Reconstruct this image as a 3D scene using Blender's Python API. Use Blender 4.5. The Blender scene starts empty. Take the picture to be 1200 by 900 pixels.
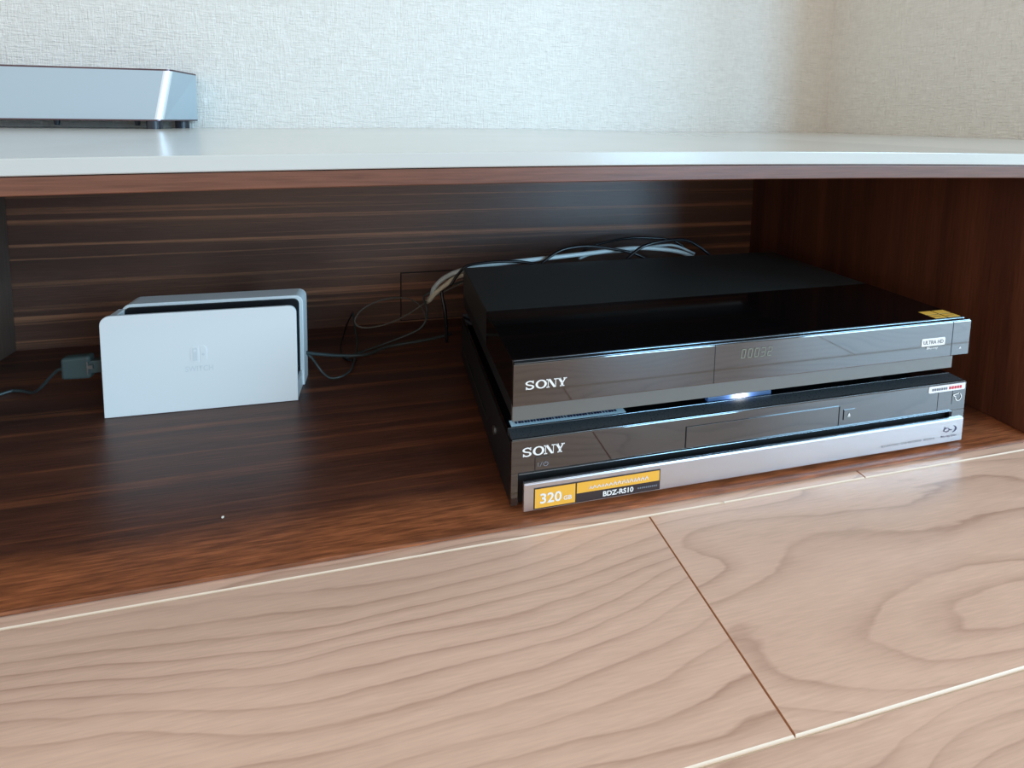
import bpy, bmesh, math, random
from mathutils import Vector, Matrix
random.seed(7)
C = bpy.context.scene.collection
PI = math.pi

# ------------------------------------------------------------------ camera
cd = bpy.data.cameras.new('camera')
cam = bpy.data.objects.new('camera', cd); C.objects.link(cam)
cam.location = (-0.0265, -0.3058, 0.2877)
cam.rotation_euler = (1.4846, -0.0122, -0.2091)
cd.sensor_width = 36.0
cd.lens = 563.8/1200*36.0
cd.shift_x = (600-570.6)/1200
cd.shift_y = (188.4-450)/1200
cd.clip_start = 0.01; cd.clip_end = 60
bpy.context.scene.camera = cam

# ------------------------------------------------------------------ world, lights, exposure
w = bpy.data.worlds.new('world'); bpy.context.scene.world = w
w.use_nodes = True
bg = w.node_tree.nodes['Background']
bg.inputs[0].default_value = (1.0, 0.93, 0.86, 1); bg.inputs[1].default_value = 0.62

def area(name, loc, target, sx, sy, energy, col):
    ld = bpy.data.lights.new(name, 'AREA'); ld.shape = 'RECTANGLE'; ld.size = sx; ld.size_y = sy
    ld.energy = energy; ld.color = col
    o = bpy.data.objects.new(name, ld); C.objects.link(o); o.location = loc
    o.rotation_euler = (Vector(target)-Vector(loc)).to_track_quat('-Z', 'Y').to_euler()
    return o
area('window_daylight', (1.95, -3.0, 0.80), (0.1, 0.2, 0.2), 0.75, 1.5, 48, (0.36, 0.70, 1.0))
area('side_window_daylight', (2.75, -1.75, 1.15), (0.0, 0.1, 0.1), 1.1, 1.3, 58, (0.42, 0.74, 1.0))

vs = bpy.context.scene.view_settings
vs.view_transform = 'Standard'; vs.look = 'None'; vs.gamma = 1.0; vs.use_curve_mapping = False
vs.exposure = 0.52

# ------------------------------------------------------------------ materials
def lin(r, g, b):
    f = lambda c: (c/255/12.92) if c/255 <= 0.04045 else ((c/255+0.055)/1.055)**2.4
    return (f(r), f(g), f(b), 1)

def mat(name, col, rough=0.5, metal=0.0, ior=1.5, emis=None, estr=0.0, coat=0.0, coat_rough=0.1):
    m = bpy.data.materials.new(name); m.use_nodes = True
    b = m.node_tree.nodes['Principled BSDF']
    b.inputs['Base Color'].default_value = col
    b.inputs['Roughness'].default_value = rough
    b.inputs['Metallic'].default_value = metal
    b.inputs['IOR'].default_value = ior
    b.inputs['Coat Weight'].default_value = coat
    b.inputs['Coat Roughness'].default_value = coat_rough
    if emis:
        b.inputs['Emission Color'].default_value = emis
        b.inputs['Emission Strength'].default_value = estr
    return m

class NT:
    def __init__(s, m): s.t = m.node_tree; s.b = s.t.nodes['Principled BSDF']
    def n(s, typ, **kw):
        x = s.t.nodes.new(typ)
        for k, v in kw.items():
            if k.startswith('i_'):
                x.inputs[k[2:].replace('_', ' ')].default_value = v
            else: setattr(x, k, v)
        return x
    def l(s, a, b): s.t.links.new(a, b)
    def coord(s, scale=(1, 1, 1), rot=(0, 0, 0), rnd=False, kind='Object'):
        tc = s.n('ShaderNodeTexCoord'); mp = s.n('ShaderNodeMapping')
        mp.inputs['Scale'].default_value = scale; mp.inputs['Rotation'].default_value = rot
        s.l(tc.outputs[kind], mp.inputs['Vector'])
        if rnd:
            oi = s.n('ShaderNodeObjectInfo'); m_ = s.n('ShaderNodeMath', operation='MULTIPLY'); m_.inputs[1].default_value = 37.0
            s.l(oi.outputs['Random'], m_.inputs[0]); s.l(m_.outputs[0], mp.inputs['Location'])
        return mp.outputs[0]
    def noise(s, vec, scale=1.0, detail=4.0, rough=0.55, dist=0.0):
        x = s.n('ShaderNodeTexNoise'); x.inputs['Scale'].default_value = scale; x.inputs['Detail'].default_value = detail
        x.inputs['Roughness'].default_value = rough; x.inputs['Distortion'].default_value = dist
        s.l(vec, x.inputs['Vector']); return x.outputs['Fac']
    def ramp(s, fac, stops):
        x = s.n('ShaderNodeValToRGB'); e = x.color_ramp.elements
        while len(e) < len(stops): e.new(0.5)
        for i, (p, c) in enumerate(stops): e[i].position = p; e[i].color = c
        s.l(fac, x.inputs['Fac']); return x.outputs['Color']
    def math(s, op, a, b=None, c=None):
        x = s.n('ShaderNodeMath', operation=op)
        for i, v in enumerate((a, b, c)):
            if v is None: continue
            if isinstance(v, (int, float)): x.inputs[i].default_value = v
            else: s.l(v, x.inputs[i])
        return x.outputs[0]
    def mix(s, fac, a, b, mode='MIX'):
        x = s.n('ShaderNodeMix', data_type='RGBA', blend_type=mode)
        if isinstance(fac, (int, float)): x.inputs[0].default_value = fac
        else: s.l(fac, x.inputs[0])
        for i, v in ((6, a), (7, b)):
            if isinstance(v, tuple): x.inputs[i].default_value = v
            else: s.l(v, x.inputs[i])
        return x.outputs[2]
    def bump(s, h, strength=0.2, dist=0.001):
        x = s.n('ShaderNodeBump'); x.inputs['Strength'].default_value = strength; x.inputs['Distance'].default_value = dist
        s.l(h, x.inputs['Height']); s.l(x.outputs[0], s.b.inputs['Normal'])

def m_wallpaper():
    m = mat('woven_wallpaper', lin(228, 222, 210), 0.42, ior=1.45); t = NT(m)
    tc = t.n('ShaderNodeTexCoord')
    # horizontal and vertical threads (object space is metres)
    def th(sc, d):
        mp = t.n('ShaderNodeMapping'); mp.inputs['Scale'].default_value = sc; t.l(tc.outputs['Object'], mp.inputs['Vector'])
        return t.noise(mp.outputs[0], 1.0, 3, 0.6, d)
    hz = th((42, 42, 330), 0.4); vt = th((300, 300, 36), 0.4); big = th((60, 60, 60), 0)
    h = t.math('ADD', t.math('MULTIPLY', hz, 1.0), t.math('MULTIPLY', vt, 0.75))
    h2 = t.math('ADD', h, t.math('MULTIPLY', big, 0.4))
    c = t.ramp(t.math('MULTIPLY', h2, 0.47), [(0.34, lin(222, 218, 210)), (0.64, lin(240, 237, 230))])
    t.l(c, t.b.inputs['Base Color']); t.bump(h2, 0.8, 0.004)
    return m

def m_darkwood(name, axis,  dark, mid, light, orange, scale=1.0, rough=0.34, fine=1.0, str_=0.5, band=False, thin=False):
    """streaky dark veneer; axis = direction of the grain"""
    m = mat(name, dark, rough, ior=1.65 if thin else 1.5); t = NT(m)
    big = {'x': (0.45, 26, 26), 'z': (24, 24, 0.9), 'y': (26, 1.1, 26)}[axis]
    med = {'x': (0.7 if thin else 1.3, 105 if thin else 75, 105 if thin else 75), 'z': (80, 80, 2.4), 'y': (75, 2.6, 75)}[axis]
    fin = {'x': (26, 700, 700), 'z': (700, 700, 24), 'y': (700, 26, 700)}[axis]
    sc = lambda v, k: tuple(a*k for a in v)
    n1 = t.noise(t.coord(sc(big, scale)), 1, 2, 0.5, 0.25)
    n2 = t.noise(t.coord(sc(med, scale)), 1, 4, 0.6, 0.35)
    n3 = t.noise(t.coord(fin), 1, 2, 0.6, 0.2)
    base = t.ramp(n1, [(0.30, dark), (0.52, mid), (0.70, light)])
    line = t.ramp(n2, [(0.52, (0, 0, 0, 1)), (0.64, (1, 1, 1, 1))] if thin else [(0.53, (0, 0, 0, 1)), (0.66, (1, 1, 1, 1))])
    col = t.mix(t.math('MULTIPLY', line, str_), base, orange)
    if band:                                            # broad orange heartwood figure along the front of the board
        sp = t.n('ShaderNodeSeparateXYZ'); t.l(t.coord(), sp.inputs[0])
        yy = t.math('ADD', sp.outputs[1], t.math('MULTIPLY', t.math('SUBTRACT', t.noise(t.coord((9, 30, 30)), 1, 4, 0.6), 0.5), 0.030))
        msk = t.ramp(yy, [(0.0, (0.6, 0.6, 0.6, 1)), (0.006, (1, 1, 1, 1)), (0.026, (0.9, 0.9, 0.9, 1)), (0.046, (0.0, 0.0, 0.0, 1))])
        mot = t.ramp(t.noise(t.coord((34, 360, 360), (0, 0, 0.12)), 1, 3, 0.6), [(0.3, lin(122, 70, 44)), (0.65, lin(186, 110, 68))])
        col = t.mix(t.math('MULTIPLY', msk, 0.85), col, mot)
    fk = t.ramp(n3, [(0.30, (0.55, 0.55, 0.55, 1)), (0.62, (1.15, 1.15, 1.15, 1))])
    col = t.mix(0.75*fine, col, fk, 'MULTIPLY')
    t.l(col, t.b.inputs['Base Color'])
    t.bump(n3, 0.12, 0.0006)
    return m

def m_floor(name, rnd, loc=(0, 0, 0), ring=34.0, lin_k=95.0, base=(lin(231, 194, 170), lin(170, 130, 110)), nsc=(3.1, 9.5, 1)):
    m = mat(name, base[0], 0.33, ior=1.45); t = NT(m)
    tc = t.n('ShaderNodeTexCoord'); mp = t.n('ShaderNodeMapping'); mp.inputs['Location'].default_value = loc
    t.l(tc.outputs['Object'], mp.inputs['Vector'])
    vec = mp.outputs[0]
    if rnd:
        oi = t.n('ShaderNodeObjectInfo'); mu = t.math('MULTIPLY', oi.outputs['Random'], 41.0)
        cb = t.n('ShaderNodeCombineXYZ'); t.l(mu, cb.inputs[0]); t.l(mu, cb.inputs[1])
        va = t.n('ShaderNodeVectorMath', operation='ADD'); t.l(vec, va.inputs[0]); t.l(cb.outputs[0], va.inputs[1]); vec = va.outputs[0]
    def sc(s_):
        q = t.n('ShaderNodeMapping'); q.inputs['Scale'].default_value = s_; t.l(vec, q.inputs['Vector']); return q.outputs[0]
    sep = t.n('ShaderNodeSeparateXYZ'); t.l(vec, sep.inputs[0])
    n1 = t.noise(sc(nsc), 1, 1.5, 0.4, 0.3)
    nw = t.noise(sc((14, 60, 1)), 1, 3, 0.55, 0.2)
    ph = t.math('ADD', t.math('MULTIPLY', n1, ring), t.math('MULTIPLY', sep.outputs[1], lin_k))
    ph = t.math('ADD', ph, t.math('MULTIPLY', nw, 0.6))
    fr = t.math('FRACT', ph)                           # growth ring: slow rise, sharp late-wood line
    ringc = t.ramp(fr, [(0.0, (0.12, 0.12, 0.12, 1)), (0.45, (0.0, 0.0, 0.0, 1)), (0.80, (0.45, 0.45, 0.45, 1)), (0.93, (1, 1, 1, 1)), (1.0, (0.12, 0.12, 0.12, 1))])
    amp = t.noise(sc((5, 22, 1)), 1, 2, 0.5)
    ampc = t.ramp(amp, [(0.30, (0.25, 0.25, 0.25, 1)), (0.66, (1, 1, 1, 1))])
    fac = t.math('MULTIPLY', ringc, ampc)
    col = t.mix(t.math('MULTIPLY', fac, 0.72), base[0], base[1])
    tone = t.noise(sc((2.0, 16, 1)), 1, 3, 0.5)
    tc2 = t.ramp(tone, [(0.3, (0.86, 0.84, 0.83, 1)), (0.7, (1.06, 1.05, 1.05, 1))])
    col = t.mix(0.9, col, tc2, 'MULTIPLY')
    fin = t.noise(sc((45, 900, 1)), 1, 2, 0.6)
    fc = t.ramp(fin, [(0.3, (0.90, 0.89, 0.88, 1)), (0.65, (1.03, 1.03, 1.03, 1))])
    col = t.mix(0.8, col, fc, 'MULTIPLY')
    t.l(col, t.b.inputs['Base Color']); t.bump(fin, 0.06, 0.0005)
    return m

def m_plastic(name, col, rough=0.5, grain=0.0, ior=1.5, gs=900, metal=0.0):
    m = mat(name, col, rough, ior=ior, metal=metal); t = NT(m)
    n = t.noise(t.coord((gs, gs, gs)), 1, 2, 0.5)
    r = t.math('MULTIPLY_ADD', n, grain, rough-grain*0.5)
    t.l(r, t.b.inputs['Roughness'])
    if grain > 0.05: t.bump(n, 0.12, 0.0003)
    return m

def m_brushed(name, col, rough=0.3):
    m = mat(name, col, rough, metal=1.0); t = NT(m)
    n = t.noise(t.coord((12, 2500, 2500)), 1, 2, 0.6)
    t.l(t.math('MULTIPLY_ADD', n, 0.14, rough-0.07), t.b.inputs['Roughness'])
    t.b.inputs['Anisotropic'].default_value = 0.3
    return m

def m_braid(name, c1, c2, rough=0.6, k=900):
    m = mat(name, c1, rough); t = NT(m)
    wv = t.n('ShaderNodeTexWave', wave_type='BANDS', bands_direction='DIAGONAL'); wv.inputs['Scale'].default_value = k/10
    t.l(t.coord(), wv.inputs['Vector'])
    t.l(t.ramp(wv.outputs['Fac'], [(0.35, c1), (0.6, c2)]), t.b.inputs['Base Color']); t.bump(wv.outputs['Fac'], 0.4, 0.0005)
    return m

M = {}
M['wall'] = m_wallpaper()
M['shelf'] = m_darkwood('shelf_veneer', 'x', lin(66, 41, 33), lin(84, 50, 38), lin(104, 62, 44), lin(156, 92, 58), 1.0, 0.34, 1.0, 0.5, band=True)
M['back'] = m_darkwood('zebra_veneer', 'x', lin(72, 46, 36), lin(88, 58, 45), lin(104, 70, 54), lin(170, 114, 82), 1.0, 0.42, 0.8, 0.8, thin=True)
M['side'] = m_darkwood('side_veneer', 'z', lin(76, 42, 30), lin(98, 56, 38), lin(116, 68, 46), lin(130, 78, 52), 1.0, 0.42, 0.7, 0.3)
M['divider'] = m_darkwood('divider_veneer', 'z', lin(76, 60, 52), lin(88, 70, 60), lin(98, 78, 66), lin(110, 86, 70), 1.0, 0.42, 0.7, 0.3)
M['rail'] = m_darkwood('rail_veneer', 'x', lin(98, 60, 46), lin(114, 72, 56), lin(128, 84, 66), lin(142, 90, 66), 1.0, 0.42, 0.8, 0.3)
M['floorA'] = m_floor('walnut_plank_straight', False, (3.0, 0.35, 0), 9.0, 95.0)
M['floorB'] = m_floor('walnut_plank_cathedral', False, (11.0, 5.0, 0), 25.0, 60.0, nsc=(2.0, 8.0, 1))
M['floorR'] = m_floor('walnut_plank', True, (0, 0, 0), 14.0, 70.0)
M['seam'] = m_plastic('plank_edge_cream', lin(236, 214, 190), 0.5)  # cream long edges; the highlight on the bevels is put into this colour too
M['seam2'] = m_plastic('plank_end_brown', lin(176, 122, 88), 0.5)
M['subfloor'] = m_plastic('subfloor', lin(120, 90, 72), 0.8)
def m_stone():
    m = mat('gloss_countertop', lin(214, 208, 192), 0.17, ior=1.5); t = NT(m)
    n = t.noise(t.coord((3, 3, 3)), 1, 3, 0.5)
    t.l(t.ramp(n, [(0.3, lin(192, 194, 189)), (0.7, lin(202, 203, 197))]), t.b.inputs['Base Color'])
    return m
M['counter'] = m_stone()
M['alu'] = m_brushed('brushed_silver', lin(205, 208, 212), 0.34)
M['alu_edge'] = m_plastic('polished_silver_edge', lin(222, 228, 236), 0.24, 0.02, metal=1.0)
M['corner'] = m_plastic('satin_corner_sheen', lin(232, 238, 244), 0.42, 0.02, metal=0.6)
M['flap'] = m_brushed('brushed_silver_flap', lin(218, 218, 222), 0.36)
M['barbody'] = m_plastic('satin_silver_grille', lin(180, 196, 206), 0.5, 0.06, metal=0.35)
M['bronze'] = m_plastic('dark_bronze_edge', lin(92, 72, 78), 0.3, 0.04, metal=0.6)
M['rubber'] = m_plastic('black_rubber', lin(34, 40, 50), 0.35, 0.05)
M['white'] = m_plastic('satin_white_plastic', lin(236, 238, 236), 0.34, 0.05, gs=1500)
M['slot'] = m_plastic('slot_black', lin(14, 14, 18), 0.6, 0.1)
M['gloss'] = m_plastic('gloss_black', lin(9, 9, 11), 0.05, 0.01, ior=1.5)
M['mirror'] = m_plastic('half_mirror_black', lin(22, 20, 20), 0.05, 0.01, ior=2.25)
M['matte'] = m_plastic('matte_black_steel', lin(44, 46, 44), 0.40, 0.10, gs=2500)
M['case'] = m_plastic('case_black', lin(22, 22, 24), 0.5, 0.1)
M['grayfascia'] = m_plastic('warm_gray_fascia', lin(96, 96, 92), 0.30, 0.04, ior=1.8)
M['groove'] = m_plastic('groove_black', lin(10, 10, 12), 0.7)
M['edge_highlight'] = m_plastic('bevel_highlight', lin(120, 128, 134), 0.14, 0.02, metal=0.9)  # bright metal for edge strips, the bevels' highlight put into the colour
M['teal'] = m_plastic('satin_dark_bevel', lin(60, 66, 70), 0.28, 0.05, ior=1.7)
M['print'] = mat('white_print', lin(236, 232, 226), 0.4)
M['printgray'] = mat('gray_print', lin(120, 122, 128), 0.5)
M['printnavy'] = mat('navy_print', lin(48, 44, 84), 0.4)
M['printred'] = mat('red_print', lin(214, 60, 70), 0.5)
M['orange'] = m_plastic('orange_sticker', lin(240, 176, 64), 0.4, 0.03)
M['gold'] = m_plastic('gold_sticker', lin(252, 196, 84), 0.35, 0.05)
M['darksticker'] = m_plastic('dark_sticker', lin(52, 44, 46), 0.3, 0.03)
M['bluesticker'] = m_plastic('pale_blue_sticker', lin(204, 236, 250), 0.4, 0.03)
M['whitesticker'] = m_plastic('white_sticker', lin(240, 236, 238), 0.4, 0.03)
M['seg'] = mat('display_digits', lin(90, 92, 84), 0.5, emis=lin(150, 160, 140), estr=0.22)
M['cream'] = m_plastic('cream_cable', lin(222, 214, 190), 0.4, 0.03)
M['ivory'] = m_plastic('pale_blue_white_cable', lin(206, 220, 222), 0.35, 0.03)
M['blackcable'] = m_plastic('black_cable', lin(20, 22, 26), 0.28, 0.03)
M['graycable'] = m_plastic('gray_green_cable', lin(58, 68, 68), 0.4, 0.03)
M['braid'] = m_braid('braided_cable', lin(30, 30, 30), lin(140, 136, 126), 0.6, 9000)
M['plug'] = m_plastic('dark_green_gray_plug', lin(58, 70, 68), 0.5, 0.05)
M['metal'] = m_plastic('plug_metal', lin(150, 156, 158), 0.3, 0.03, metal=0.9)
M['crumb'] = mat('crumb', lin(235, 225, 210), 0.8)

def m_lamp():
    m = mat('indicator_light', lin(60, 80, 110), 0.3); t = NT(m)
    g = t.n('ShaderNodeTexGradient', gradient_type='SPHERICAL')
    t.l(t.coord((1/0.024, 1/0.03, 1/0.03)), g.inputs[0])
    col = t.ramp(g.outputs['Fac'], [(0.0, lin(60, 110, 180)), (0.55, lin(120, 165, 255)), (0.85, lin(235, 242, 255))])
    st = t.math('MULTIPLY_ADD', t.math('POWER', g.outputs['Fac'], 3.0), 3.2, 0.14)
    t.l(col, t.b.inputs['Emission Color']); t.l(st, t.b.inputs['Emission Strength'])
    return m
M['lamp'] = m_lamp()

# ------------------------------------------------------------------ mesh helpers
def link(name, bm, m, parent=None, smooth=False, loc=(0, 0, 0)):
    me = bpy.data.meshes.new(name); bm.normal_update(); bm.to_mesh(me); bm.free()
    for mm in (m if isinstance(m, (list, tuple)) else [m]): me.materials.append(mm)
    if smooth:
        for p in me.polygons: p.use_smooth = True
    o = bpy.data.objects.new(name, me); C.objects.link(o); o.location = loc
    if parent: o.parent = parent
    return o
def bx(bm, x0, x1, y0, y1, z0, z1, bev=0.0, seg=2):
    b2 = bmesh.new(); bmesh.ops.create_cube(b2, size=1)
    for v in b2.verts:
        v.co = Vector(((x0+x1)/2+v.co.x*(x1-x0), (y0+y1)/2+v.co.y*(y1-y0), (z0+z1)/2+v.co.z*(z1-z0)))
    if bev: bmesh.ops.bevel(b2, geom=b2.edges[:], offset=bev, segments=seg, profile=0.5, affect='EDGES')
    merge(bm, b2)
def merge(bm, b2):
    me = bpy.data.meshes.new('tmp'); b2.to_mesh(me); b2.free(); bm.from_mesh(me); bpy.data.meshes.remove(me)
def box(name, x0, x1, y0, y1, z0, z1, m, parent=None, bev=0.0, seg=2):
    bm = bmesh.new(); bx(bm, x0, x1, y0, y1, z0, z1, bev, seg); return link(name, bm, m, parent)
def prism(poly, a0, a1, axis='y', bev=0.0, bseg=3):
    """extrude polygon (in xz for axis y; xy for axis z; yz for axis x)"""
    bm = bmesh.new()
    f = {'y': lambda p, a: (p[0], a, p[1]), 'z': lambda p, a: (p[0], p[1], a), 'x': lambda p, a: (a, p[0], p[1])}[axis]
    v0 = [bm.verts.new(f(p, a0)) for p in poly]; v1 = [bm.verts.new(f(p, a1)) for p in poly]
    n = len(poly)
    F0 = bm.faces.new(v0); F1 = bm.faces.new(v1[::-1])
    for i in range(n): bm.faces.new((v0[i], v1[i], v1[(i+1) % n], v0[(i+1) % n]))
    bmesh.ops.recalc_face_normals(bm, faces=bm.faces[:])
    if bev:
        es = list(set(list(F0.edges)+list(F1.edges)))
        bmesh.ops.bevel(bm, geom=es, offset=bev, segments=bseg, profile=0.5, affect='EDGES')
    return bm
def rrect(x0, x1, z0, z1, r_tl, r_tr, r_br=0, r_bl=0, n=8):
    pts = []
    def arc(cx, cz, r, a0):
        if r <= 0: pts.append((cx, cz)); return
        for i in range(n+1):
            a = a0+PI/2*i/n; pts.append((cx+r*math.cos(a), cz+r*math.sin(a)))
    arc(x1-r_tr, z1-r_tr, r_tr, 0); arc(x0+r_tl, z1-r_tl, r_tl, PI/2)
    arc(x0+r_bl, z0+r_bl, r_bl, PI); arc(x1-r_br, z0+r_br, r_br, 3*PI/2)
    return pts
def catmull(pts, k=10):
    P = [Vector(p) for p in pts]; P = [2*P[0]-P[1]]+P+[2*P[-1]-P[-2]]; out = []
    for i in range(1, len(P)-2):
        for j in range(k):
            t = j/k; a, b, c, d = P[i-1], P[i], P[i+1], P[i+2]
            out.append(0.5*((2*b)+(-a+c)*t+(2*a-5*b+4*c-d)*t*t+(-a+3*b-3*c+d)*t**3))
    out.append(P[-2]); return out
def tube(pts, r, k=8, seg=8, flat=1.0):
    """swept tube; flat<1 squashes it vertically (flat cable)"""
    L = catmull(pts, k); bm = bmesh.new(); rings = []
    for i, p in enumerate(L):
        d = (L[min(i+1, len(L)-1)]-L[max(i-1, 0)]).normalized()
        up = Vector((0, 0, 1)); s = d.cross(up)
        if s.length < 1e-3: s = Vector((1, 0, 0))
        s.normalize(); u = s.cross(d).normalized()
        rings.append([bm.verts.new(p+s*math.cos(2*PI*j/seg)*r*flat+u*math.sin(2*PI*j/seg)*r) for j in range(seg)])
    for a, b in zip(rings[:-1], rings[1:]):
        for j in range(seg): bm.faces.new((a[j], a[(j+1) % seg], b[(j+1) % seg], b[j]))
    bm.faces.new(rings[0][::-1]); bm.faces.new(rings[-1])
    bmesh.ops.recalc_face_normals(bm, faces=bm.faces[:])
    return bm
def cyl(bm, c, r, h, axis='z', seg=20, r2=None):
    b2 = bmesh.new(); bmesh.ops.create_cone(b2, cap_ends=True, segments=seg, radius1=r, radius2=r if r2 is None else r2, depth=h)
    R_ = {'z': Matrix.Identity(3), 'y': Matrix.Rotation(PI/2, 3, 'X'), 'x': Matrix.Rotation(PI/2, 3, 'Y')}[axis]
    for v in b2.verts: v.co = R_ @ v.co+Vector(c)
    merge(bm, b2)
def tag(o, label=None, cat=None, group=None, kind=None):
    if label: o['label'] = label
    if cat: o['category'] = cat
    if group: o['group'] = group
    if kind: o['kind'] = kind
    return o
def thing(name, label, cat, loc=(0, 0, 0), rz=0.0, group=None):
    o = bpy.data.objects.new(name, None); C.objects.link(o); o.location = loc; o.rotation_euler = (0, 0, rz)
    o.empty_display_size = 0.02
    return tag(o, label, cat, group)
def struct(o): o['kind'] = 'structure'; return o

# flat writing: local x to the right, z up, facing -y
def text(name, s, x, y, z, h, wscale, m, parent, font=None, bold=0.0):
    cu = bpy.data.curves.new('t', 'FONT'); cu.body = s; cu.size = 1.0; cu.extrude = 0.0; cu.offset = bold; cu.resolution_u = 3
    to = bpy.data.objects.new('t', cu); C.objects.link(to)
    bpy.context.view_layer.update()
    me = bpy.data.meshes.new_from_object(to.evaluated_get(bpy.context.evaluated_depsgraph_get()))
    bpy.data.objects.remove(to); bpy.data.curves.remove(cu)
    xs = [v.co.x for v in me.vertices]; ys = [v.co.y for v in me.vertices]
    x0, x1, y0, y1 = min(xs), max(xs), min(ys), max(ys)
    for v in me.vertices:
        v.co = Vector(((v.co.x-x0)/(x1-x0)*wscale, 0, (v.co.y-y0)/(y1-y0)*h))
    me.name = name; me.materials.clear(); me.materials.append(m)
    o = bpy.data.objects.new(name, me); C.objects.link(o); o.parent = parent; o.location = (x, y, z)
    return o
def stroke(bm, pts, wh, wv, y=0.0, closed=False):
    """flat pen stroke in xz; wv = width of upright runs, wh = thickness of level runs"""
    n = len(pts); vs = []
    for i, p in enumerate(pts):
        a = pts[(i-1) % n] if closed or i > 0 else p; b = pts[(i+1) % n] if closed or i < n-1 else p
        d = Vector((b[0]-a[0], b[1]-a[1])); d = d.normalized() if d.length else Vector((1, 0))
        nx, nz = -d.y*wv/2, d.x*wh/2
        vs.append((bm.verts.new((p[0]+nx, y, p[1]+nz)), bm.verts.new((p[0]-nx, y, p[1]-nz))))
    rng = range(n) if closed else range(n-1)
    for i in rng:
        j = (i+1) % n; bm.faces.new((vs[i][0], vs[i][1], vs[j][1], vs[j][0]))
def quad(bm, pts, y=0.0):
    bm.faces.new([bm.verts.new((p[0], y, p[1])) for p in pts])
def arcpts(cx, cz, rx, rz, a0, a1, n=14):
    return [(cx+rx*math.cos(math.radians(a0+(a1-a0)*i/n)), cz+rz*math.sin(math.radians(a0+(a1-a0)*i/n))) for i in range(n+1)]

def slab_logo(name, x, y, z, W, H, m, parent):
    """the four letters S O N Y in a wide slab serif"""
    bm = bmesh.new()
    th, tv = 0.13*H, 0.27*H              # thin and thick pen
    # S
    w = 0.205*W; r = w/2; cx = r
    s = arcpts(cx, 0.73*H, r*0.80, 0.215*H, 20, 180, 10)+arcpts(cx, 0.73*H, r*0.80, 0.215*H, 195, 250, 4)+arcpts(cx, 0.27*H, r*0.80, 0.215*H, 75, 15, 4)+arcpts(cx, 0.27*H, r*0.80, 0.215*H, 0, -160, 10)
    stroke(bm, s, th, tv*0.85)
    quad(bm, [(cx+r*0.68, 0.68*H), (cx+r*0.92, 0.68*H), (cx+r*0.92, H), (cx+r*0.68, H)])
    quad(bm, [(cx-r*0.92, 0), (cx-r*0.68, 0), (cx-r*0.68, 0.32*H), (cx-r*0.92, 0.32*H)])
    # O
    cx = 0.375*W; stroke(bm, arcpts(cx, H/2, 0.108*W, 0.44*H, 0, 360, 28)[:-1], th, tv, closed=True)
    # N
    a, b = 0.535*W, 0.735*W; sh = th*0.95
    quad(bm, [(a-0.03*W, 0), (a+0.045*W, 0), (a+0.045*W, sh), (a-0.03*W, sh)])
    quad(bm, [(a-0.035*W, H-sh), (a+0.04*W, H-sh), (a+0.04*W, H), (a-0.035*W, H)])
    quad(bm, [(a, 0), (a+0.016*W, 0), (a+0.016*W, H), (a, H)])
    quad(bm, [(b-0.05*W, H-sh), (b+0.035*W, H-sh), (b+0.035*W, H), (b-0.05*W, H)])
    quad(bm, [(b-0.016*W, 0), (b, 0), (b, H), (b-0.016*W, H)])
    quad(bm, [(a-0.005*W, H), (a+0.06*W, H), (b, 0), (b-0.06*W, 0)])
    # Y
    c = 0.885*W
    quad(bm, [(c-0.028*W, 0), (c+0.028*W, 0), (c+0.028*W, 0.45*H), (c-0.028*W, 0.45*H)])
    quad(bm, [(c-0.055*W, 0), (c+0.055*W, 0), (c+0.055*W, sh), (c-0.055*W, sh)])
    quad(bm, [(c-0.028*W, 0.38*H), (c+0.028*W, 0.45*H), (c-0.05*W, H), (c-0.108*W, H)])
    quad(bm, [(c-0.010*W, 0.38*H), (c+0.028*W, 0.40*H), (c+0.098*W, H), (c+0.066*W, H)])
    quad(bm, [(c-0.125*W, H-sh), (c-0.03*W, H-sh), (c-0.03*W, H), (c-0.125*W, H)])
    quad(bm, [(c+0.03*W, H-sh), (c+0.115*W, H-sh), (c+0.115*W, H), (c+0.03*W, H)])
    return link(name, bm, m, parent, loc=(x, y, z))

# ------------------------------------------------------------------ the setting
WALLY, WALLX = 0.80, 1.163
CT, CW, CR = 0.2651, 0.0097, 0.0112
ZF = -0.003
def wall_box(name, x0, x1, y0, y1, z0, z1):
    return struct(box(name, x0, x1, y0, y1, z0, z1, M['wall']))
wall_box('wall_back', -2.6, WALLX, WALLY, WALLY+0.1, -0.02, 2.4)
wall_box('wall_right', WALLX, WALLX+0.12, 0.16, WALLY+0.1, -0.02, 2.4)

fl = struct(box('floor', -2.6, 3.0, -4.6, WALLY+0.1, -0.05, ZF-0.0022, M['subfloor']))
# planks: each one an object under the floor; rows run along x
PW, GAP = 0.1305, 0.0
def plank_mesh(L, W, mtop):
    bm = bmesh.new(); h = 0.0022; c = 0.0010; ce = 0.0007
    # top, two long chamfers (cream), two end chamfers (brown), sides
    T = [(c*0+ce, c), (L-ce, c), (L-ce, W-c), (ce, W-c)]
    O = [(0, 0), (L, 0), (L, W), (0, W)]
    t = [bm.verts.new((x, y, 0)) for x, y in T]; o = [bm.verts.new((x, y, -0.0008)) for x, y in O]; b = [bm.verts.new((x, y, -h)) for x, y in O]
    bm.faces.new(t).material_index = 0
    for i in range(4):
        j = (i+1) % 4
        f = bm.faces.new((o[i], o[j], t[j], t[i])); f.material_index = 1 if i in (0, 2) else 2
        bm.faces.new((b[i], b[j], o[j], o[i])).material_index = 3
    me = bpy.data.meshes.new('plank')
    bm.normal_update(); bm.to_mesh(me); bm.free()
    for m_ in (mtop, M['seam'], M['seam2'], M['subfloor']): me.materials.append(m_)
    return me
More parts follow.
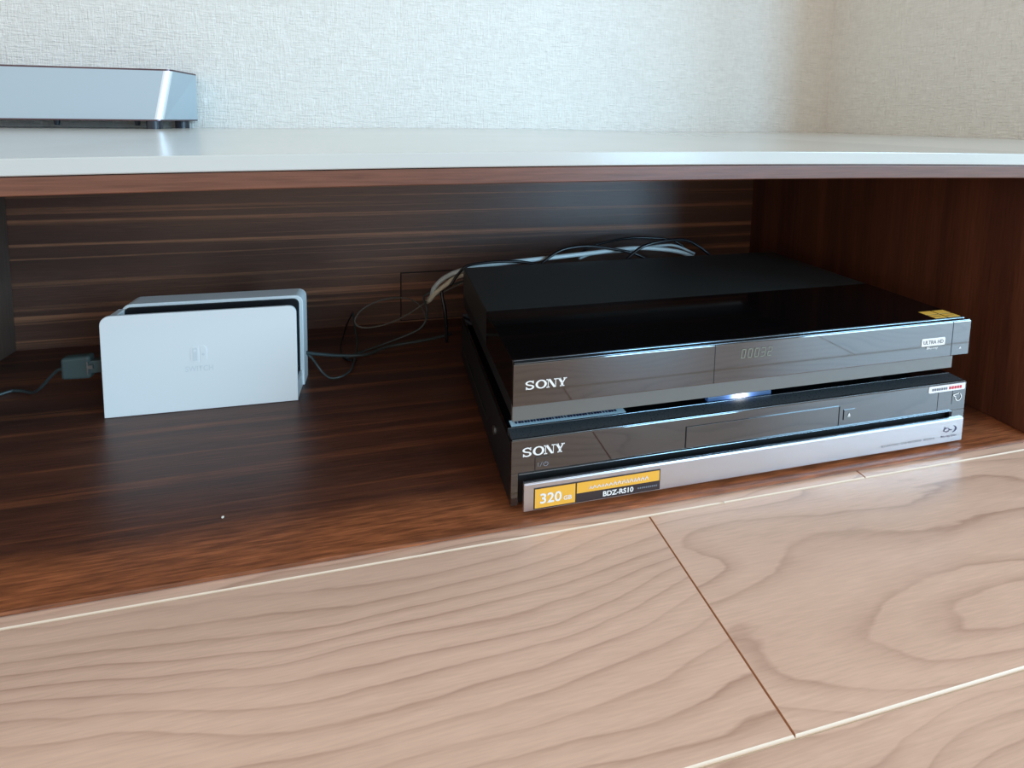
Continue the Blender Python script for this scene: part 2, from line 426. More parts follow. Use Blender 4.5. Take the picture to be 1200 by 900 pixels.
mA, mB, mR = (plank_mesh(0.9, PW, M[k]) for k in ('floorA', 'floorB', 'floorR'))
Y1 = -0.0068                                          # far edge of the first full row
for r in range(-3, 34):
    y0 = Y1-PW*(r+1)
    if r == 0: j0 = 0.1630
    elif r == -1: j0 = 0.3600
    else: j0 = 0.163+(r*0.391) % 0.9
    k0 = int(math.floor((-2.6-j0)/0.9))
    for k in range(k0, 4):
        x0 = j0+k*0.9
        if x0 > 2.6 or x0 < -2.6: continue
        if r < 0 and (x0 < -1.2 or x0 > 0.9): continue
        if r > 9 and x0 < -1.9: continue
        me = mA if (r == 0 and k == -1) else mB if (r == 0 and k == 0) else mR
        o = bpy.data.objects.new('plank', me); C.objects.link(o); o.location = (x0, y0, ZF); o.parent = fl

# ------------------------------------------------------------------ countertop (its long front edge bows very slightly)
def bow(x): return 0.0014-0.022*min(abs(x-0.15), 0.42)**2
def bowed_bar(name, x0, x1, y0, y1, z0, z1, m, parent=None, bev=0.0006, n=60):
    bm = bmesh.new(); rings = []
    e = bev
    prof = [(y0, z0+e), (y0+e, z0), (y1, z0), (y1, z1), (y0+e, z1), (y0+e*0.3, z1-e*0.3), (y0, z1-e)]
    for i in range(n+1):
        x = x0+(x1-x0)*i/n; d = bow(x)
        rings.append([bm.verts.new((x, y, z+d)) for y, z in prof])
    for a, b in zip(rings[:-1], rings[1:]):
        for j in range(len(prof)): bm.faces.new((a[j], a[(j+1) % len(prof)], b[(j+1) % len(prof)], b[j]))
    bm.faces.new(rings[0]); bm.faces.new(rings[-1][::-1])
    bmesh.ops.recalc_face_normals(bm, faces=bm.faces[:])
    return link(name, bm, m, parent)
ctop = bowed_bar('countertop', -0.80, WALLX-0.0005, 0.0, WALLY-0.0005, CT-CW, CT, M['counter'])
tag(ctop, 'long glossy cream countertop slab with pale front edge over the dark wooden cabinet', 'countertop')

# ------------------------------------------------------------------ cabinet
BKY, SDX, DVX = 0.3627, 0.5593, -0.4655
TOPZ = CT-CW-CR
cab = thing('media_cabinet', 'low open dark walnut media cabinet under the cream countertop', 'cabinet', (0.05, 0, ZF))
def cpart(o): o.parent = cab; o.matrix_parent_inverse = Matrix.Translation((-0.05, 0, -ZF)); return o
# bottom board with a rounded front edge
pf = [(0.0028, ZF+0.0001), (0.0008, ZF+0.0004), (0.0, ZF+0.0012), (0.0002, ZF+0.0022), (0.0012, -0.0002), (0.003, 0.0), (BKY+0.012, 0.0), (BKY+0.012, ZF+0.0001)]
cpart(link('bottom_board', prism(pf, -0.80, SDX+0.018, 'x'), M['shelf']))
back = cpart(box('back_panel', -0.80, SDX, BKY, BKY+0.012, 0.0001, TOPZ+0.0005-0.012, M['back']))
cpart(box('side_panel', SDX, SDX+0.018, 0.0015, BKY+0.012, 0.0001, TOPZ-0.0005-0.004, M['side'], bev=0.0008))
cpart(box('divider', DVX-0.018, DVX, 0.010, BKY-0.0001, 0.0001, TOPZ-0.010, M['divider'], bev=0.0006))
rail = cpart(bowed_bar('front_rail', -0.80, SDX+0.018, 0.0012, 0.020, TOPZ, CT-CW-0.0006, M['rail']))
cpart(bowed_bar('top_board', -0.80, SDX+0.018, 0.0202, BKY+0.012, TOPZ, CT-CW-0.0006, M['back']))
hatch = box('cable_hatch', -0.0045, 0.105, BKY-0.0016, BKY-0.0001, 0.0035, 0.0705, M['back'], bev=0.0005)
hatch.parent = back
hg = bmesh.new()
for a in ((-0.0060, 0.1065, 0.0706, 0.0722), (-0.0060, 0.1065, 0.0020, 0.0034), (-0.0060, -0.0046, 0.0034, 0.0706), (0.1051, 0.1065, 0.0034, 0.0706)):
    bx(hg, a[0], a[1], BKY-0.0004, BKY+0.0002, a[2], a[3])
g = link('hatch_gap', hg, M['groove']); g.parent = back

# ------------------------------------------------------------------ soundbar on the countertop
sb = thing('soundbar', 'silver soundbar on small feet at the left end of the cream countertop', 'speaker', (-0.421, 0.672, 0.0))
zb = CT+bow(-0.43)
sb.location.z = zb; sb.rotation_euler = (0, 0, -0.012)
# body: front face leans back, cross-section in yz, seen end rounded
HB = 0.0945; L = 0.86
z0, z1 = 0.0145, 0.0145+HB
def barring(zf, yf, xr):
    # plan outline at height zf: rounded right-front corner
    pts = [(-L, yf), (xr-0.012, yf)]
    for i in range(1, 9):
        a = -PI/2+PI/2*i/8*0.94; pts.append((xr-0.012+0.012*math.cos(a), yf+0.012+0.012*math.sin(a)))
    pts += [(0.0185, 0.114), (0.0150, 0.119), (-L, 0.119)]
    return [(x, y, zf) for x, y in pts]
def loft(name, rows, m, parent):
    bm = bmesh.new(); R_ = [[bm.verts.new(p) for p in r] for r in rows]; n = len(R_[0])
    for a, b in zip(R_[:-1], R_[1:]):
        for j in range(n): bm.faces.new((a[j], a[(j+1) % n], b[(j+1) % n], b[j]))
    bm.faces.new(R_[0][::-1]); bm.faces.new(R_[-1]); bmesh.ops.recalc_face_normals(bm, faces=bm.faces[:])
    o = link(name, bm, m, parent)
    return o
def yb(z): return 0.016*(z-z0)/(z1-z0)
def xb(z): return 0.000+0.0125*(z-z0)/(z1-z0)
loft('body', [barring(z, yb(z), xb(z)) for z in (z0+0.0025, z1-0.003)], M['barbody'], sb)
loft('bottom_trim', [barring(z, yb(z), xb(z)) for z in (z0, z0+0.0024)], M['bronze'], sb)
loft('top_panel', [barring(z, yb(z), xb(z)) for z in (z1-0.0029, z1)], M['bronze'], sb)
# pale strip along the leaning corner, the corner's sheen put into its colour
def strip(zf):
    yf, xr = yb(zf), xb(zf); pts = []
    for i in range(0, 6):
        a = -PI/2+PI/2*i/5*0.80; pts.append((xr-0.012+0.0126*math.cos(a), yf+0.012+0.0126*math.sin(a), zf))
    return pts+[(p[0]-0.0012, p[1]+0.0012, p[2]) for p in pts[::-1]]
loft('corner_sheen', [strip(z0+0.0026), strip(z1-0.0030)], M['corner'], sb)
for x, y in ((-0.018, 0.014), (-0.004, 0.098), (-0.72, 0.014), (-0.72, 0.098)):
    bm = bmesh.new(); cyl(bm, (x, y, 0.0074), 0.0125, 0.0144, seg=28); link('foot', bm, M['rubber'], sb)
for x in (-0.055, -0.185):                       # two small dark screws under the bar
    bm = bmesh.new(); cyl(bm, (x, 0.035, 0.0100), 0.0035, 0.009, seg=12, r2=0.005); link('underside_screw', bm, M['rubber'], sb)

# ------------------------------------------------------------------ console dock
dk = thing('console_dock', 'white upright game console dock with a black slot standing on the dark shelf', 'dock', (-0.2882, 0.1931, 0.0002), -0.0172)
W, H, D = 0.1740, 0.0996, 0.0510
fp = prism(rrect(0, W, 0.0, H, 0.0088, 0.0075), 0.0, 0.0028, 'y', 0.0006, 3); link('front_cover', fp, M['white'], dk)
rh = prism(rrect(0.004, W+0.0015, 0.0, H, 0.009, 0.0085), 0.0290, D, 'y', 0.0009, 3); link('rear_housing', rh, M['white'], dk)
box('base', 0.001, W-0.0005, 0.0026, 0.0292, 0.0, 0.0170, M['white'], dk)
box('slot_end', 0.002, 0.0085, 0.0026, 0.0292, 0.0168, H-0.0040, M['white'], dk, 0.0008)
link('slot_lining', prism(rrect(0.0085, W-0.0024, 0.0168, H-0.0030, 0.004, 0.006), 0.0265, 0.0292, 'y'), M['slot'], dk)
link('slot_lining', prism(rrect(0.0085, W-0.0030, 0.0168, H-0.0030, 0.004, 0.006), 0.0026, 0.0050, 'y'), M['slot'], dk)
box('slot_floor', 0.0085, W-0.003, 0.0048, 0.0267, 0.0168, 0.0200, M['slot'], dk)
# raised emblem: left half outlined with a dot, right half solid with a dot
eb = bmesh.new(); lx, lz, lh, lw = 0.0765, 0.0485, 0.0165, 0.0145
b2 = prism(rrect(lx, lx+lw*0.52, lz, lz+lh, 0.0042, 0.0004, 0.0004, 0.0042, 5), -0.00035, 0.0001, 'y', 0.00008, 1); merge(eb, b2)
b2 = prism(rrect(lx+lw*0.60, lx+lw, lz, lz+lh, 0.0004, 0.0042, 0.0042, 0.0004, 5), -0.00035, 0.0001, 'y', 0.00008, 1); merge(eb, b2)
link('emblem', eb, M['white'], dk)
M['white_shade'] = m_plastic('emblem_relief_shade', lin(222, 226, 226), 0.4)  # darker copy of the white, relief shade of emblem and lettering as colour
ed = bmesh.new(); bx(ed, lx+0.0018, lx+lw*0.52-0.0012, -0.00045, -0.0003, lz+0.0018, lz+lh-0.0018); cyl(ed, (lx+lw*0.8, -0.0004, lz+lh*0.48), 0.0014, 0.0003, 'y', 14)
link('emblem_shade', ed, M['white_shade'], dk)
ed = bmesh.new(); cyl(ed, (lx+lw*0.27, -0.0005, lz+lh*0.72), 0.0013, 0.0003, 'y', 14); link('emblem_dot', ed, M['white'], dk)
text('lettering', 'SWITCH', lx-0.0050, -0.0002, lz-0.0090, 0.0056, 0.0250, M['white_shade'], dk, bold=0.01)

# ------------------------------------------------------------------ disc recorders
UX, UY, UT = 0.0632, 0.0146, 0.1125
LXo, LYo, LT = 0.0624, 0.0131, 0.0552
FW = 0.430
up = thing('disc_recorder', 'black disc recorder with gloss top, upper one of the stacked pair', 'disc recorder', (UX, UY, LT+0.0001), 0.0018, 'stacked disc recorders')
def U(n, x0, x1, y0, y1, z0_, z1_, m, bev=0.0, par=None, seg=2):
    return box(n, x0, x1, y0, y1, z0_-LT-0.0001, z1_-LT-0.0001, m, par or up, bev, seg)
U('front_fascia', 0.0, FW, 0.0, 0.0035, 0.0797, UT-0.0008, M['mirror'], 0.0007)
U('fascia_edge', 0.0008, FW-0.0008, 0.0006, 0.0030, UT-0.00085, UT-0.0002, M['edge_highlight'], 0.00025)
U('edge_groove', 0.001, FW-0.001, 0.0030, 0.0048, 0.0797, UT-0.0012, M['groove'])
U('edge_glint', 0.0012, FW-0.0012, 0.0047, 0.0058, UT-0.0020, UT-0.0001, M['edge_highlight'], 0.0003)  # second highlight line of the rounded edge, built as a bright strip
U('lower_fascia', 0.0002, 0.4142, 0.0016, 0.0050, 0.0676, 0.0798, M['grayfascia'], 0.0004)
U('gloss_cover', 0.0006, FW-0.0006, 0.0058, 0.0967, 0.0805, UT, M['gloss'], 0.0005)
U('top_cover', 0.0010, FW-0.0010, 0.0968, 0.2287, 0.0800, UT-0.0002, M['matte'], 0.0008)
U('chassis', 0.0012, 0.4135, 0.0045, 0.2270, 0.0680, 0.0810, M['case'])
for x in (0.045, 0.370):
    for y in (0.040, 0.195):
        bm = bmesh.new(); cyl(bm, (x, y, 0.0062), 0.011, 0.0124, seg=24); link('foot', bm, M['rubber'], up)
zz = lambda z: z-LT-0.0001
slab_logo('logo', 0.0093, -0.0002, zz(0.0920), 0.0318, 0.0066, M['print'], up)
U('panel_seam', 0.1653, 0.1658, -0.00012, 0.0002, 0.0800, UT-0.0009, M['groove'])
U('panel_seam', 0.4088, 0.4093, -0.00012, 0.0002, 0.0800, UT-0.0009, M['groove'])
# five seven-segment digits 00032
dg = bmesh.new()
SEG = {'0': 'abcdef', '3': 'abgcd', '2': 'abged'}
for i, ch in enumerate('00032'):
    ox, oz, sw, sh_, t_ = 0.189+i*0.0062, 0.0985, 0.0040, 0.0078, 0.0008
    rects = {'a': (0, sw, sh_-t_, sh_), 'd': (0, sw, 0, t_), 'g': (0, sw, sh_/2-t_/2, sh_/2+t_/2), 'f': (0, t_, sh_/2, sh_), 'b': (sw-t_, sw, sh_/2, sh_), 'e': (0, t_, 0, sh_/2), 'c': (sw-t_, sw, 0, sh_/2)}
    for s in SEG[ch]:
        a = rects[s]; sl = 0.12
        quad(dg, [(ox+a[0]+sl*a[2], oz+a[2]), (ox+a[1]+sl*a[2], oz+a[2]), (ox+a[1]+sl*a[3], oz+a[3]), (ox+a[0]+sl*a[3], oz+a[3])])
link('display_digits', dg, M['seg'], up, loc=(0, -0.0002, zz(0)))
bd = link('format_badge', prism(rrect(0.3740, 0.4005, zz(0.0915), zz(0.0985), 0.001, 0.001, 0.001, 0.001, 4), -0.0003, 0.0, 'y'), M['print'], up)
t_ = text('badge_lettering', 'ULTRA HD', 0.3760, -0.0005, zz(0.0932), 0.0036, 0.0225, M['printgray'], bd, bold=0.01)
text('badge_lettering', 'Blu-ray', 0.3800, -0.0003, zz(0.0880), 0.0027, 0.0130, M['print'], up, bold=0.015)
bm = bmesh.new()
bm.faces.new([bm.verts.new((x, 0, z)) for x, z in ((0.4178, zz(0.0860)), (0.4204, zz(0.0860)), (0.4191, zz(0.0880)))])
link('eject_mark', bm, M['print'], up, loc=(0, -0.0002, 0))
# gold stickers on the gloss top: two, each of two squares
for (x0, y0) in ((0.3985, 0.0075), (0.4140, 0.0075)):
    for (dx, dy) in ((0, 0), (0, 0.0078)):
        pz = zz(UT)
        o = box('gold_sticker', x0+dx, x0+dx+0.0138, y0+dy, y0+dy+0.0066, pz, pz+0.00015, M['gold'], up)
box('sticker_mark', 0.4010, 0.4095, 0.0105, 0.0111, zz(UT)+0.00012, zz(UT)+0.00022, M['darksticker'], up)
box('sticker_mark', 0.4165, 0.4250, 0.0105, 0.0111, zz(UT)+0.00012, zz(UT)+0.00022, M['darksticker'], up)

lo = thing('disc_recorder', 'black disc recorder with silver front flap and orange sticker, lower one of the stacked pair', 'disc recorder', (LXo, LYo, 0.0), 0.0018, 'stacked disc recorders')
def Lb(n, x0, x1, y0, y1, z0_, z1_, m, bev=0.0, par=None, seg=2): return box(n, x0, x1, y0, y1, z0_, z1_, m, par or lo, bev, seg)
Lb('front_fascia', 0.0, FW, 0.0, 0.0040, 0.0285, LT-0.0006, M['mirror'], 0.0005)
Lb('fascia_edge', 0.0006, FW-0.0006, 0.0005, 0.0022, LT-0.00085, LT-0.0001, M['edge_highlight'], 0.0003)
# sloping dark strip behind the top edge
sl = prism([(0.0021, LT-0.0012), (0.0021, LT-0.0003), (0.0138, LT+0.0002), (0.0138, LT-0.004)], 0.0006, FW-0.0006, 'x'); link('top_bevel', sl, M['teal'], lo)
Lb('top_ridge', 0.0008, FW-0.0008, 0.0138, 0.0146, LT-0.003, LT+0.0004, M['edge_highlight'], 0.0002)
tp = Lb('top_cover', 0.0008, FW-0.0008, 0.0147, 0.2330, 0.0060, LT, M['gloss'], 0.0005)
Lb('chassis', 0.0, FW, 0.0038, 0.2300, 0.0040, LT-0.0045, M['case'], 0.0004)
Lb('fascia_lip', 0.0056, 0.4122, -0.0010, 0.0030, 0.0283, 0.0291, M['edge_highlight'], 0.0003)
Lb('fascia_end', 0.0, 0.0056, 0.0, 0.0040, 0.0042, 0.0287, M['mirror'], 0.0004)
Lb('fascia_end', 0.4125, FW, 0.0, 0.0040, 0.0042, 0.0287, M['mirror'], 0.0004)
Lb('flap_recess', 0.0056, 0.4125, 0.0030, 0.0038, 0.0042, 0.0287, M['groove'])
FX0, FX1, FY = 0.0082, 0.4209, -0.0060
fpn = Lb('front_flap', FX0, FX1, FY, FY+0.0030, 0.0034, 0.0243, M['flap'], 0.0004)
Lb('flap_edge', FX0+0.0002, FX1-0.0002, FY+0.0001, FY+0.0030, 0.02425, 0.0252, M['alu_edge'], 0.0003)
Lb('flap_hinge', 0.020, 0.405, FY+0.003, 0.0032, 0.0060, 0.0200, M['groove'])
for x in (0.045, FW-0.045):
    for y in (0.035, 0.200):
        bm = bmesh.new(); cyl(bm, (x, y, 0.0021), 0.011, 0.0040, seg=24); link('foot', bm, M['rubber'], lo)
slab_logo('logo', 0.0085, -0.0002, 0.0415, 0.0325, 0.0070, M['print'], lo)
pb = Lb('power_button', 0.0185, 0.0290, -0.0003, 0.0002, 0.0300, 0.0395, M['mirror'], 0.0001)
Lb('power_button_line', 0.0183, 0.0290, -0.0004, 0.0001, 0.0396, 0.0400, M['edge_highlight'])
Lb('power_button_line', 0.0179, 0.0182, -0.0003, 0.0001, 0.0300, 0.0398, M['groove'])
ic = bmesh.new(); quad(ic, [(0.0202, 0.0328), (0.0207, 0.0328), (0.0207, 0.0360), (0.0202, 0.0360)])
quad(ic, [(0.0217, 0.0326), (0.0222, 0.0326), (0.0238, 0.0362), (0.0233, 0.0362)])
stroke(ic, arcpts(0.0264, 0.0343, 0.0017, 0.0016, 115, 425, 14), 0.0005, 0.0006)
quad(ic, [(0.0262, 0.0345), (0.0267, 0.0345), (0.0267, 0.0364), (0.0262, 0.0364)])
link('power_symbol', ic, M['printgray'], lo, loc=(0, -0.0005, 0))
door = Lb('disc_tray_door', 0.1432, 0.2888, -0.0003, 0.0003, 0.0300, 0.0472, M['mirror'], 0.0001)
Lb('door_edge', 0.1430, 0.2890, -0.0005, 0.0002, 0.0472, 0.0476, M['edge_highlight'])
Lb('door_gap', 0.1425, 0.1430, -0.00045, 0.0002, 0.0300, 0.0474, M['groove'])
Lb('door_gap', 0.2890, 0.2897, -0.00045, 0.0002, 0.0300, 0.0474, M['groove'])
Lb('eject_button_line', 0.2945, 0.3060, -0.0004, 0.0001, 0.0432, 0.0435, M['edge_highlight'])
Lb('eject_button_line', 0.2942, 0.2946, -0.0004, 0.0001, 0.0345, 0.0432, M['groove'])
em = bmesh.new(); em.faces.new([em.verts.new(p) for p in ((0.2986, 0, 0.0378), (0.3014, 0, 0.0378), (0.3000, 0, 0.0404))])
quad(em, [(0.2986, 0.0368), (0.3014, 0.0368), (0.3014, 0.0374), (0.2986, 0.0374)])
link('eject_mark', em, M['print'], lo, loc=(0, -0.0003, 0))
sk = link('white_sticker', prism(rrect(0.3860, 0.4280, 0.0478, 0.0538, 0.0012, 0.0004, 0.0012, 0.0012, 4), -0.0003, 0.0, 'y'), M['whitesticker'], lo)
st = bmesh.new()
for i in range(7): quad(st, [(0.3895+i*0.0026, 0.0496), (0.3914+i*0.0026, 0.0496), (0.3914+i*0.0026, 0.0519), (0.3895+i*0.0026, 0.0519)])
link('small_print', st, M['printgray'], sk, loc=(0, -0.0005, 0))
st = bmesh.new()
for i in range(5): quad(st, [(0.4090+i*0.0031, 0.0494), (0.4113+i*0.0031, 0.0494), (0.4113+i*0.0031, 0.0521), (0.4090+i*0.0031, 0.0521)])
link('small_print', st, M['printred'], sk, loc=(0, -0.0005, 0))
# one-touch symbol: finger and ring
ot = bmesh.new(); stroke(ot, arcpts(0.4213, 0.0408, 0.0034, 0.0034, 60, -200, 20), 0.0007, 0.0008)
stroke(ot, [(0.4150, 0.0434), (0.4196, 0.0440), (0.4215, 0.0446)], 0.0008, 0.0008)
stroke(ot, [(0.4150, 0.0431), (0.4168, 0.0420), (0.4182, 0.0405)], 0.0008, 0.0008)
link('dubbing_mark', ot, M['print'], lo, loc=(0, -0.0003, 0))
Lb('panel_seam', 0.3975, 0.3979, -0.00012, 0.0001, 0.0300, 0.0478, M['groove'])
Lb('panel_seam', 0.4140, 0.4144, -0.00012, 0.0001, 0.0345, 0.0478, M['groove'])
# orange and dark sticker on the flap
sy = FY-0.0003
sd = Lb('specification_sticker', 0.0157, 0.1176, sy, FY+0.0001, 0.0044, 0.0208, M['darksticker'])
box('orange_field', 0.0166, 0.0478, sy-0.0002, sy, 0.0053, 0.0200, M['orange'], sd)
box('orange_field', 0.0490, 0.1167, sy-0.0002, sy, 0.0118, 0.0200, M['orange'], sd)
text('lettering', '320', 0.0205, sy-0.0004, 0.0084, 0.0080, 0.0165, M['print'], sd, bold=0.02)
text('lettering', 'GB', 0.0385, sy-0.0004, 0.0086, 0.0034, 0.0065, M['print'], sd, bold=0.02)
text('lettering', 'BDZ-RS10', 0.0700, sy-0.0004, 0.0062, 0.0042, 0.0250, M['print'], sd, bold=0.03)
st = bmesh.new()
random.seed(3)
x = 0.0590
while x < 0.1060:
    wd = random.choice((0.0016, 0.0024, 0.0028)); hgt = 0.0034 if x > 0.076 else 0.0026
    stroke(st, [(x, 0.0140), (x+wd*0.5, 0.0140+hgt), (x+wd, 0.0142)], 0.0005, 0.0007)
    stroke(st, [(x, 0.0140+hgt*0.5), (x+wd, 0.0140+hgt*0.55)], 0.0006, 0.0006); x += wd+0.0009
link('small_print', st, M['print'], sd, loc=(0, sy-0.0004, 0))
st = bmesh.new()
for i in range(10): quad(st, [(0.0985+i*0.0017, 0.0076), (0.0996+i*0.0017, 0.0076), (0.0996+i*0.0017, 0.0090), (0.0985+i*0.0017, 0.0090)])
link('small_print', st, M['printgray'], sd, loc=(0, sy-0.0004, 0))
# right end of the flap: disc-format emblem and fine print
eb = bmesh.new()
stroke(eb, arcpts(0.4020, 0.0153, 0.0030, 0.0017, 0, 360, 18)[:-1], 0.0006, 0.0008, closed=True)
stroke(eb, [(0.3985, 0.0142), (0.4000, 0.0185)], 0.0006, 0.0008)
stroke(eb, [(0.4055, 0.0152), (0.4080, 0.0148)], 0.0007, 0.0007)
a = arcpts(0.4065, 0.0157, 0.0062, 0.0033, 65, -70, 16)
for i in range(len(a)-1): stroke(eb, a[i:i+2], 0.0004+0.0007*math.sin(PI*i/16), 0.0004+0.0016*math.sin(PI*i/16))
link('format_emblem', eb, M['printnavy'], fpn, loc=(0, FY-0.0002, 0))
text('lettering', 'Blu-ray Disc', 0.3960, FY-0.0002, 0.0082, 0.0022, 0.0180, M['printnavy'], fpn)
text('lettering', 'BLU-RAY DISC / DVD RECORDER', 0.3300, FY-0.0002, 0.0085, 0.0017, 0.0440, M['printgray'], fpn)
text('lettering', 'BDZ-RS10', 0.3765, FY-0.0002, 0.0085, 0.0017, 0.0120, M['printgray'], fpn)
# pale blue label and lit lens lying on the top cover, showing in the gap
bl = Lb('blue_label', 0.0040, 0.0990, 0.0158, 0.0230, LT, LT+0.0002, M['bluesticker'])
st = bmesh.new()
for i in range(34):
    x = 0.008+i*0.0025; w_ = random.uniform(0.0012, 0.0021)
    vs_ = [st.verts.new((x+a_, 0.0180+b_, 0)) for a_, b_ in ((0, 0), (w_, 0), (w_, 0.0026), (0, 0.0026))]; st.faces.new(vs_)
link('small_print', st, M['printnavy'], bl, loc=(0, 0, LT+0.0004))
lens = box('indicator_light', -0.031, 0.031, -0.0005, 0.0032, -0.0010, 0.0026, M['lamp'], lo, 0.0004)
lens.location = (0.2040, 0.0162, LT+0.0010)
# left side: screw and vent ridge
bm = bmesh.new(); cyl(bm, (-0.0006, 0.052, 0.0290), 0.0035, 0.0016, 'x', 18); link('side_screw', bm, M['metal'], lo)
Lb('side_ridge', -0.0009, 0.0003, 0.080, 0.222, 0.0205, 0.0222, M['matte'])

# ------------------------------------------------------------------ cables
def cable(name, label, pts, r, m, group=None, flat=1.0, k=8):
    o = link(name, tube(pts, r, k, 8, flat), m, smooth=True); return tag(o, label, 'cable', group or {'black_cable': 'black cables behind the recorders', 'thick_cable': 'thick pale cables behind the recorders'}.get(name))
cable('power_cable', 'straight grey-green cable leaving the right side of the white dock along the shelf', [(-0.1139, 0.232, 0.0302), (-0.0988, 0.24, 0.0229), (-0.0767, 0.25, 0.0143), (-0.0485, 0.26, 0.0082), (-0.0235, 0.28, 0.0059), (0.0247, 0.29, 0.0058), (0.058, 0.30, 0.006)], 0.0019, M['graycable'])
cable('signal_cable', 'dark cable rising from the shelf in a bend to the bundle behind the recorders', [(-0.0728, 0.264, 0.0040), (-0.0588, 0.275, 0.0035), (-0.039, 0.283, 0.0052), (-0.0235, 0.287, 0.0079), (0.0031, 0.292, 0.0144), (0.0171, 0.29, 0.0222), (0.0246, 0.29, 0.034), (0.0246, 0.29, 0.0486), (0.0221, 0.303, 0.0561), (0.0309, 0.305, 0.0624), (0.0572, 0.297, 0.0733), (0.0866, 0.286, 0.0851)], 0.0014, M['graycable'])
cable('braided_cable', 'thin braided cable hanging in a wide loop left of the recorders', [(0.0866, 0.275, 0.0905), (0.0572, 0.29, 0.0722), (0.0309, 0.3, 0.0555), (0.0036, 0.3, 0.0382), (-0.0233, 0.3, 0.0267), (-0.0497, 0.3, 0.0232), (-0.0622, 0.3, 0.0276), (-0.0645, 0.305, 0.0334), (-0.0562, 0.31, 0.0431), (-0.0393, 0.315, 0.0501), (-0.0175, 0.32, 0.0524), (0.0026, 0.325, 0.048), (0.0162, 0.325, 0.0401), (0.0235, 0.315, 0.0320), (0.0250, 0.300, 0.0250)], 0.00105, M['braid'])
cable('usb_cable', 'thin cable sagging in a small loop on the shelf just right of the dock', [(-0.1137, 0.238, 0.0272), (-0.1069, 0.236, 0.0215), (-0.1010, 0.231, 0.0155), (-0.0950, 0.228, 0.0080), (-0.0870, 0.224, 0.0030), (-0.0785, 0.2235, 0.0026), (-0.0705, 0.229, 0.0026), (-0.0640, 0.245, 0.0028), (-0.0614, 0.292, 0.0063), (-0.065, 0.315, 0.0155), (-0.069, 0.335, 0.030)], 0.0012, M['graycable'])
cable('thin_cable', 'thin black cable hanging down against the back panel between dock and loop', [(-0.0700, 0.350, 0.024), (-0.0762, 0.34, 0.0145), (-0.0800, 0.325, 0.0060), (-0.0819, 0.300, 0.0016), (-0.0760, 0.270, 0.0014), (-0.066, 0.262, 0.0012)], 0.0011, M['blackcable'])
cable('thick_cable', 'long thick pale cable running behind the top edge of the upper recorder', [(0.030, 0.315, 0.050), (0.032, 0.3, 0.0589), (0.0343, 0.29, 0.0736), (0.045, 0.28, 0.0885), (0.0605, 0.268, 0.1), (0.0849, 0.266, 0.1057), (0.1173, 0.266, 0.1083), (0.1504, 0.266, 0.1105), (0.1958, 0.268, 0.1125), (0.2464, 0.275, 0.1135), (0.3008, 0.285, 0.1140), (0.3394, 0.285, 0.1118), (0.3722, 0.278, 0.1076), (0.390, 0.27, 0.101)], 0.0030, M['ivory'])
cable('thick_cable', 'short cream cable in the bundle at the left rear corner of the recorders', [(0.026, 0.315, 0.046), (0.0287, 0.300, 0.0534), (0.0365, 0.290, 0.0668), (0.0482, 0.282, 0.0796), (0.0621, 0.275, 0.0915), (0.085, 0.272, 0.0965), (0.11, 0.272, 0.098)], 0.0030, M['cream'])
cable('thick_cable', 'pale cable behind the right half of the upper recorder, under the black arc', [(0.2300, 0.292, 0.1010), (0.2513, 0.295, 0.1057), (0.3039, 0.300, 0.1066), (0.3587, 0.302, 0.1108), (0.3822, 0.300, 0.1095), (0.4050, 0.290, 0.1000)], 0.0020, M['ivory'])
cable('black_cable', 'black cable arching low behind the middle of the upper recorder', [(0.150, 0.258, 0.0960), (0.1618, 0.258, 0.1042), (0.1763, 0.26, 0.1147), (0.1955, 0.262, 0.1232), (0.2258, 0.265, 0.1255), (0.2582, 0.27, 0.1205), (0.2982, 0.273, 0.1109), (0.321, 0.268, 0.1010)], 0.0019, M['blackcable'])
cable('black_cable', 'tall black cable arch behind the right part of the upper recorder', [(0.2700, 0.258, 0.098), (0.2767, 0.256, 0.1041), (0.2885, 0.255, 0.115), (0.3053, 0.255, 0.1251), (0.3357, 0.257, 0.13), (0.3671, 0.26, 0.1292), (0.3872, 0.26, 0.1206), (0.4035, 0.258, 0.1085), (0.4131, 0.255, 0.0990)], 0.0021, M['blackcable'])
cable('black_cable', 'dark tube close to the back panel, standing in for a soft shadow behind the two black arches', [(0.2400, 0.325, 0.0950), (0.2605, 0.325, 0.1069), (0.2935, 0.33, 0.1125), (0.3266, 0.335, 0.1147), (0.3636, 0.335, 0.1135), (0.3950, 0.33, 0.1100), (0.415, 0.325, 0.098)], 0.0018, M['blackcable'])  # added tube in place of a blurred shadow, no real cable here
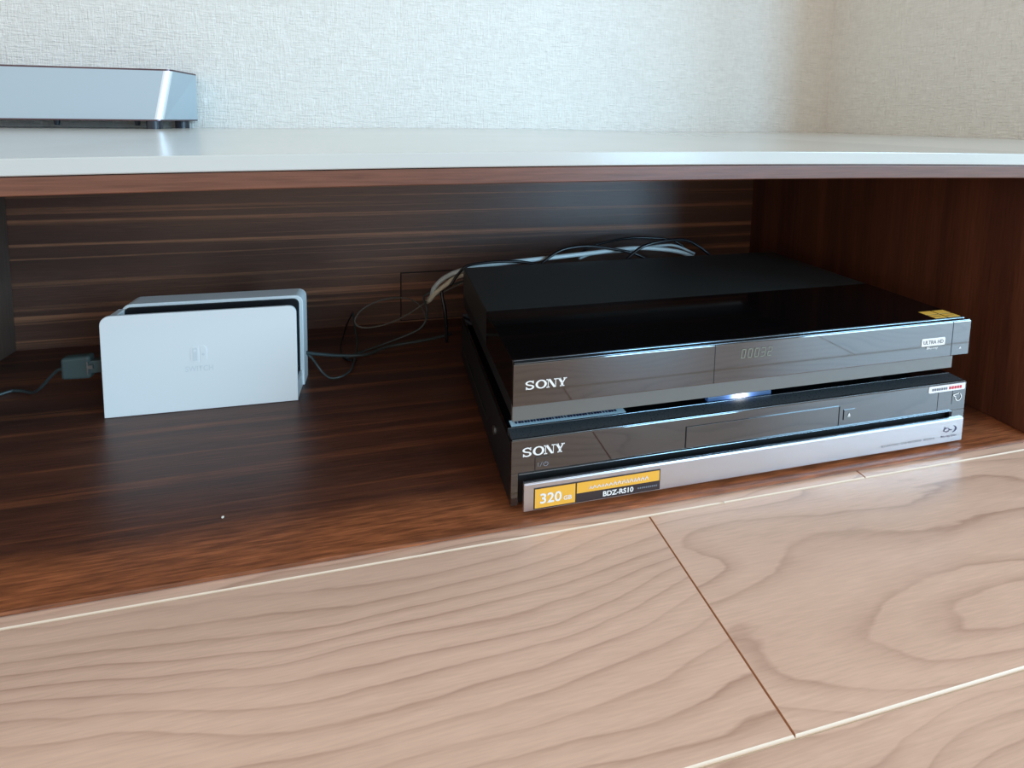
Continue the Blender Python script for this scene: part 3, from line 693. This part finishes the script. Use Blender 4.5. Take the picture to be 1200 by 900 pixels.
cable('black_cable', 'black cable lying along the left rear corner of the upper recorder', [(0.0520, 0.268, 0.0830), (0.0600, 0.266, 0.0960), (0.0700, 0.261, 0.1080), (0.0866, 0.258, 0.1122), (0.1167, 0.258, 0.1130), (0.1443, 0.258, 0.1105), (0.1708, 0.254, 0.1040), (0.185, 0.252, 0.098)], 0.0018, M['blackcable'])
cable('black_cable', 'black cable hanging beside the cream cable at the recorders left rear', [(0.0560, 0.286, 0.0800), (0.0480, 0.290, 0.0760), (0.0440, 0.292, 0.0650), (0.0480, 0.285, 0.0400), (0.0500, 0.285, 0.0030)], 0.0022, M['blackcable'])

lc = thing('connector_cable', 'dark rectangular plug and thin cable at the left end of the white dock', 'cable', (-0.300, 0.205, 0.0))
pl = bmesh.new(); bx(pl, -0.0310, -0.0060, 0.004, 0.014, 0.0325, 0.0555, 0.0028, 3)
for v in pl.verts:
    if v.co.x < -0.028: v.co.z = 0.044+(v.co.z-0.044)*0.93
link('plug', pl, M['plug'], lc)
pl = bmesh.new(); bx(pl, -0.0075, 0.0085, 0.0055, 0.0125, 0.0375, 0.0500, 0.0008); link('plug_tip', pl, M['plug'], lc)
pl = bmesh.new(); bx(pl, -0.0085, -0.0072, 0.0034, 0.0046, 0.0380, 0.0500); bx(pl, -0.0072, -0.0035, 0.0034, 0.0060, 0.0430, 0.0465); link('plug_clip', pl, M['metal'], lc)
o = link('lead', tube([(-0.0300, 0.009, 0.0431), (-0.038, 0.013, 0.0400), (-0.0500, 0.020, 0.0290), (-0.0640, 0.030, 0.0150), (-0.080, 0.044, 0.0040), (-0.0990, 0.0545, 0.0018), (-0.1120, 0.050, 0.0018), (-0.150, 0.000, 0.0018)], 0.0016), M['graycable'], lc, smooth=True)

# tiny crumbs
for nm, p, s, lb in (('crumb', (-0.1418, 0.048, 0.0008), 0.0010, 'tiny white crumb lying on the dark shelf below the dock'), ('crumb', (0.2265, -0.0072, ZF+0.0007), 0.0009, 'tiny pale crumb on the floor seam under the silver flap')):
    bm = bmesh.new(); bmesh.ops.create_icosphere(bm, subdivisions=1, radius=s)
    for v in bm.verts: v.co.x *= 1.0+random.uniform(-.2, .2); v.co.z *= 0.75
    tag(link(nm, bm, M['crumb'], loc=p), lb, 'crumb', 'tiny crumbs')
